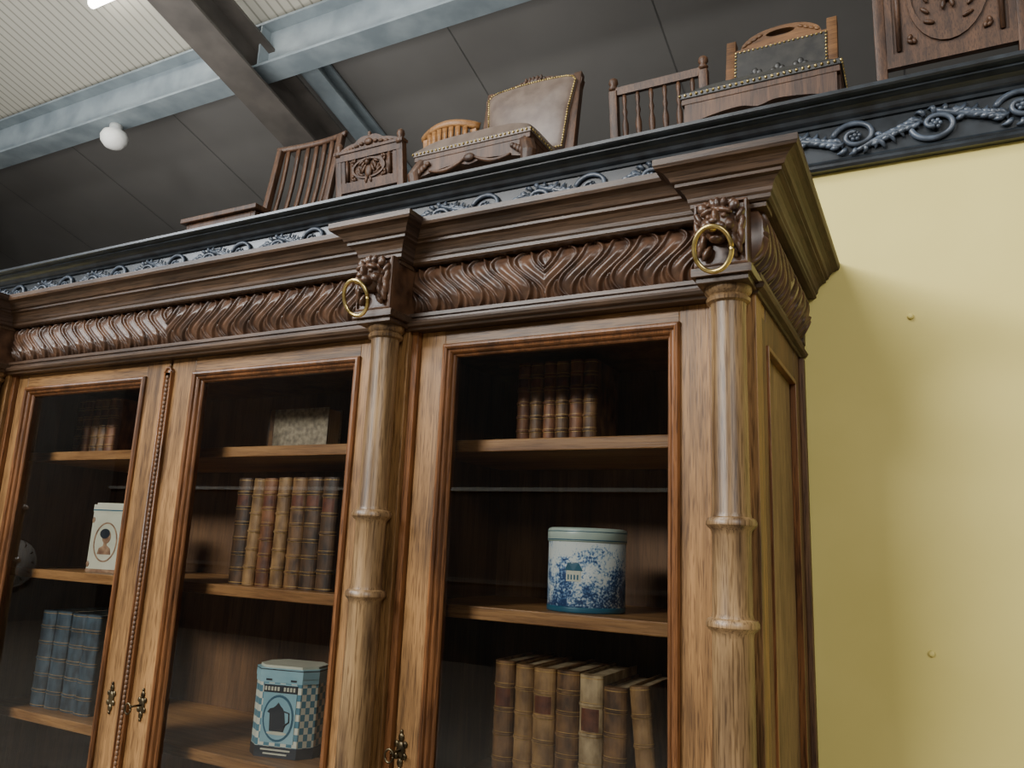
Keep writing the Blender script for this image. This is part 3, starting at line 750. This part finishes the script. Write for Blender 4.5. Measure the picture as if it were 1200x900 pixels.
        for sg in (-1,1):
            bk.lathe(sg*(hw-.02),by(H),[(.016,H-.06),(.022,H-.045),(.012,H-.03),(.019,H-.012),(.015,H+.004),(.004,H+.014)],mat,14)
            bk.box(sg*aw-.028 if sg>0 else sg*aw,sg*aw if sg>0 else sg*aw+.028,-.014,.014,.02,hh,mat,T)
            bk.tube([T@Vector((sg*(aw-.045),f*.9,.04)),T@Vector((sg*(aw-.045),f*.9,hh-.035))],.008,mat,8)
        cx0=aw-.06
        mz=(.035+hh-.03)/2
        fill2d(bk,[arc(0,0,cx0*.90,(hh-.07)*.48,0,2*pi,28),arc(0,0,cx0*.80,(hh-.07)*.40,0,2*pi,28)],.010,mat,T@Matrix.Translation((0,f*.7,mz))@XZ)
        bk.ell(T@Vector((0,f*.7,mz-.014)),(.020,.012,.034),mat,12,8); bk.ell(T@Vector((.004,f*.9,mz+.026)),(.012,.012,.014),mat,12,8); bk.ell(T@Vector((.0,f*.9,mz+.038)),(.020,.010,.006),mat,12,6)
        for sg in (-1,1):
            bk.ell(T@Vector((sg*.024,f*.8,mz-.002)),(.008,.009,.026),mat,8,6,Matrix.Rotation(-sg*.5,3,'Y'))
            bk.ell(T@Vector((sg*.012,f*.8,mz-.052)),(.008,.009,.020),mat,8,6,Matrix.Rotation(-sg*.15,3,'Y'))
            for k in range(6):
                q=k/5; R=Matrix.Rotation(sg*(1.2-q*2.2),3,'Y')
                bk.ell(T@Vector((sg*(cx0*.42+.012*sin(q*6)),f*.7,mz+(q-.5)*(hh-.07)*.56)),(.007,.008,.018),mat,8,6,R)
        for sx in (-1,1):
            for sz in (-1,1): 
                for k in range(3): bk.ell(T@Vector((sx*(cx0*.86-.012*(k==1)),f*.7,mz+sz*((hh-.07)*.42-.014*(k==2)))),(.012,.008,.007),mat,8,6,Matrix.Rotation(sx*sz*(.7+k*.6),3,'Y'))
        cr_=[(-aw,0)]+[(-aw+2*aw*i/16,(.014+.040*sin(pi*i/16)**2+.008*abs(sin(4*pi*i/16)))) for i in range(17)]+[(aw,0)]
        fill2d(bk,[cr_],.018,mat,T@Matrix.Translation((0,0,hh+.014))@XZ)
        bk.ell(T@Vector((0,f*.6,hh+.040)),(.024,.012,.018),mat,12,8)
        for sg in (-1,1):
            for k in range(4): bk.ell(T@Vector((sg*(.04+.03*k),f*.6,hh+.036-.006*k)),(.014,.009,.009),mat,8,6)
        bk.lathe(0,0,[(.008,0),(.012,.008),(.008,.014),(.010,.022),(.003,.030)],mat,12,T=T@Matrix.Translation((0,0,hh+.062)))
    P(bk,'back')
    return root
chair('slat_back_chair',-2.67,2.20,'slat',0,.44,1.02,'chair_dark',SH=.415)
chair('carved_panel_chair',-2.19,3.06,'carved',pi,.39,.85,'chair_dark')
chair('light_oak_chair',-1.82,3.17,'slat',pi,.29,.875,'chair_light')
chair('upholstered_chair',-1.40,2.20,'padded',0,.486,1.01,'chair_dark',SH=.492,bw=.45)
chair('spindle_back_chair',-.875,3.22,'spindle',pi,.41,.92,'chair_dark')
chair('nailed_leather_chair',-.386,2.16,'arched',0,.455,.93,'chair_dark',SH=.452,bw=.385,bmat='chair_mid')
chair('carved_high_back_chair',.135,3.06,'panel',pi,.44,1.13,'chair_dark')

# ---------------------------------------------------------------- lights
def area(name,loc,tgt,sx,sy,e,col):
    l=bpy.data.lights.new(name,'AREA'); l.shape='RECTANGLE'; l.size=sx; l.size_y=sy; l.energy=e; l.color=col
    o=bpy.data.objects.new(name,l); COL.objects.link(o); o.location=loc
    o.rotation_euler=(Vector(tgt)-Vector(loc)).to_track_quat('-Z','Y').to_euler()
area('hall_light_key',(-2.9,-3.5,2.3),(-.8,1.4,.2),2.4,.7,300,(1,.985,.95))
area('added_fill_right',(2.6,-3.2,2.6),(0,1.5,.2),2.4,1.4,150,(1,.985,.95))  # added fill, softens the cabinet's shadow and lifts its side
area('hall_light_overhead',(-3.0,-1.8,4.8),(-2.6,-.6,0),3.4,2.0,340,(1,.985,.95))
area('hall_light_cool_left',(-8.5,-4.5,4.6),(-2,1.5,0.8),3,1.6,400,(.90,.95,1))  # cool area light from high left, no window is modelled
area('hall_light_rear',(-5,2.6,2.2),(-5,4.5,5),6,.8,120,(1,.98,.95))
area('added_fill_far_left',(-9.5,-2.6,4.2),(-12.5,-6,-.6),2,1.2,340,(1,.98,.95))  # added light, brightens the clock so its reflection shows
w=bpy.data.worlds.new('world'); scene.world=w; w.use_nodes=True; w.node_tree.nodes['Background'].inputs[0].default_value=(.5,.52,.55,1); w.node_tree.nodes['Background'].inputs[1].default_value=.4

# ---------------------------------------------------------------- camera
cd=bpy.data.cameras.new('camera'); cam=bpy.data.objects.new('camera',cd); COL.objects.link(cam)
cd.sensor_width=36; cd.sensor_fit='HORIZONTAL'; cd.lens=27.6; cd.clip_start=.02
R=Matrix(((.8837,.0581,.4646),(.4662,-.1992,-.862),(.0426,.9782,-.2031)))
cam.rotation_euler=R.to_euler(); cam.location=(0,0,0)
scene.camera=cam
for ob in bpy.data.objects:
    if ob.parent is None: ob.location.z+=EYE
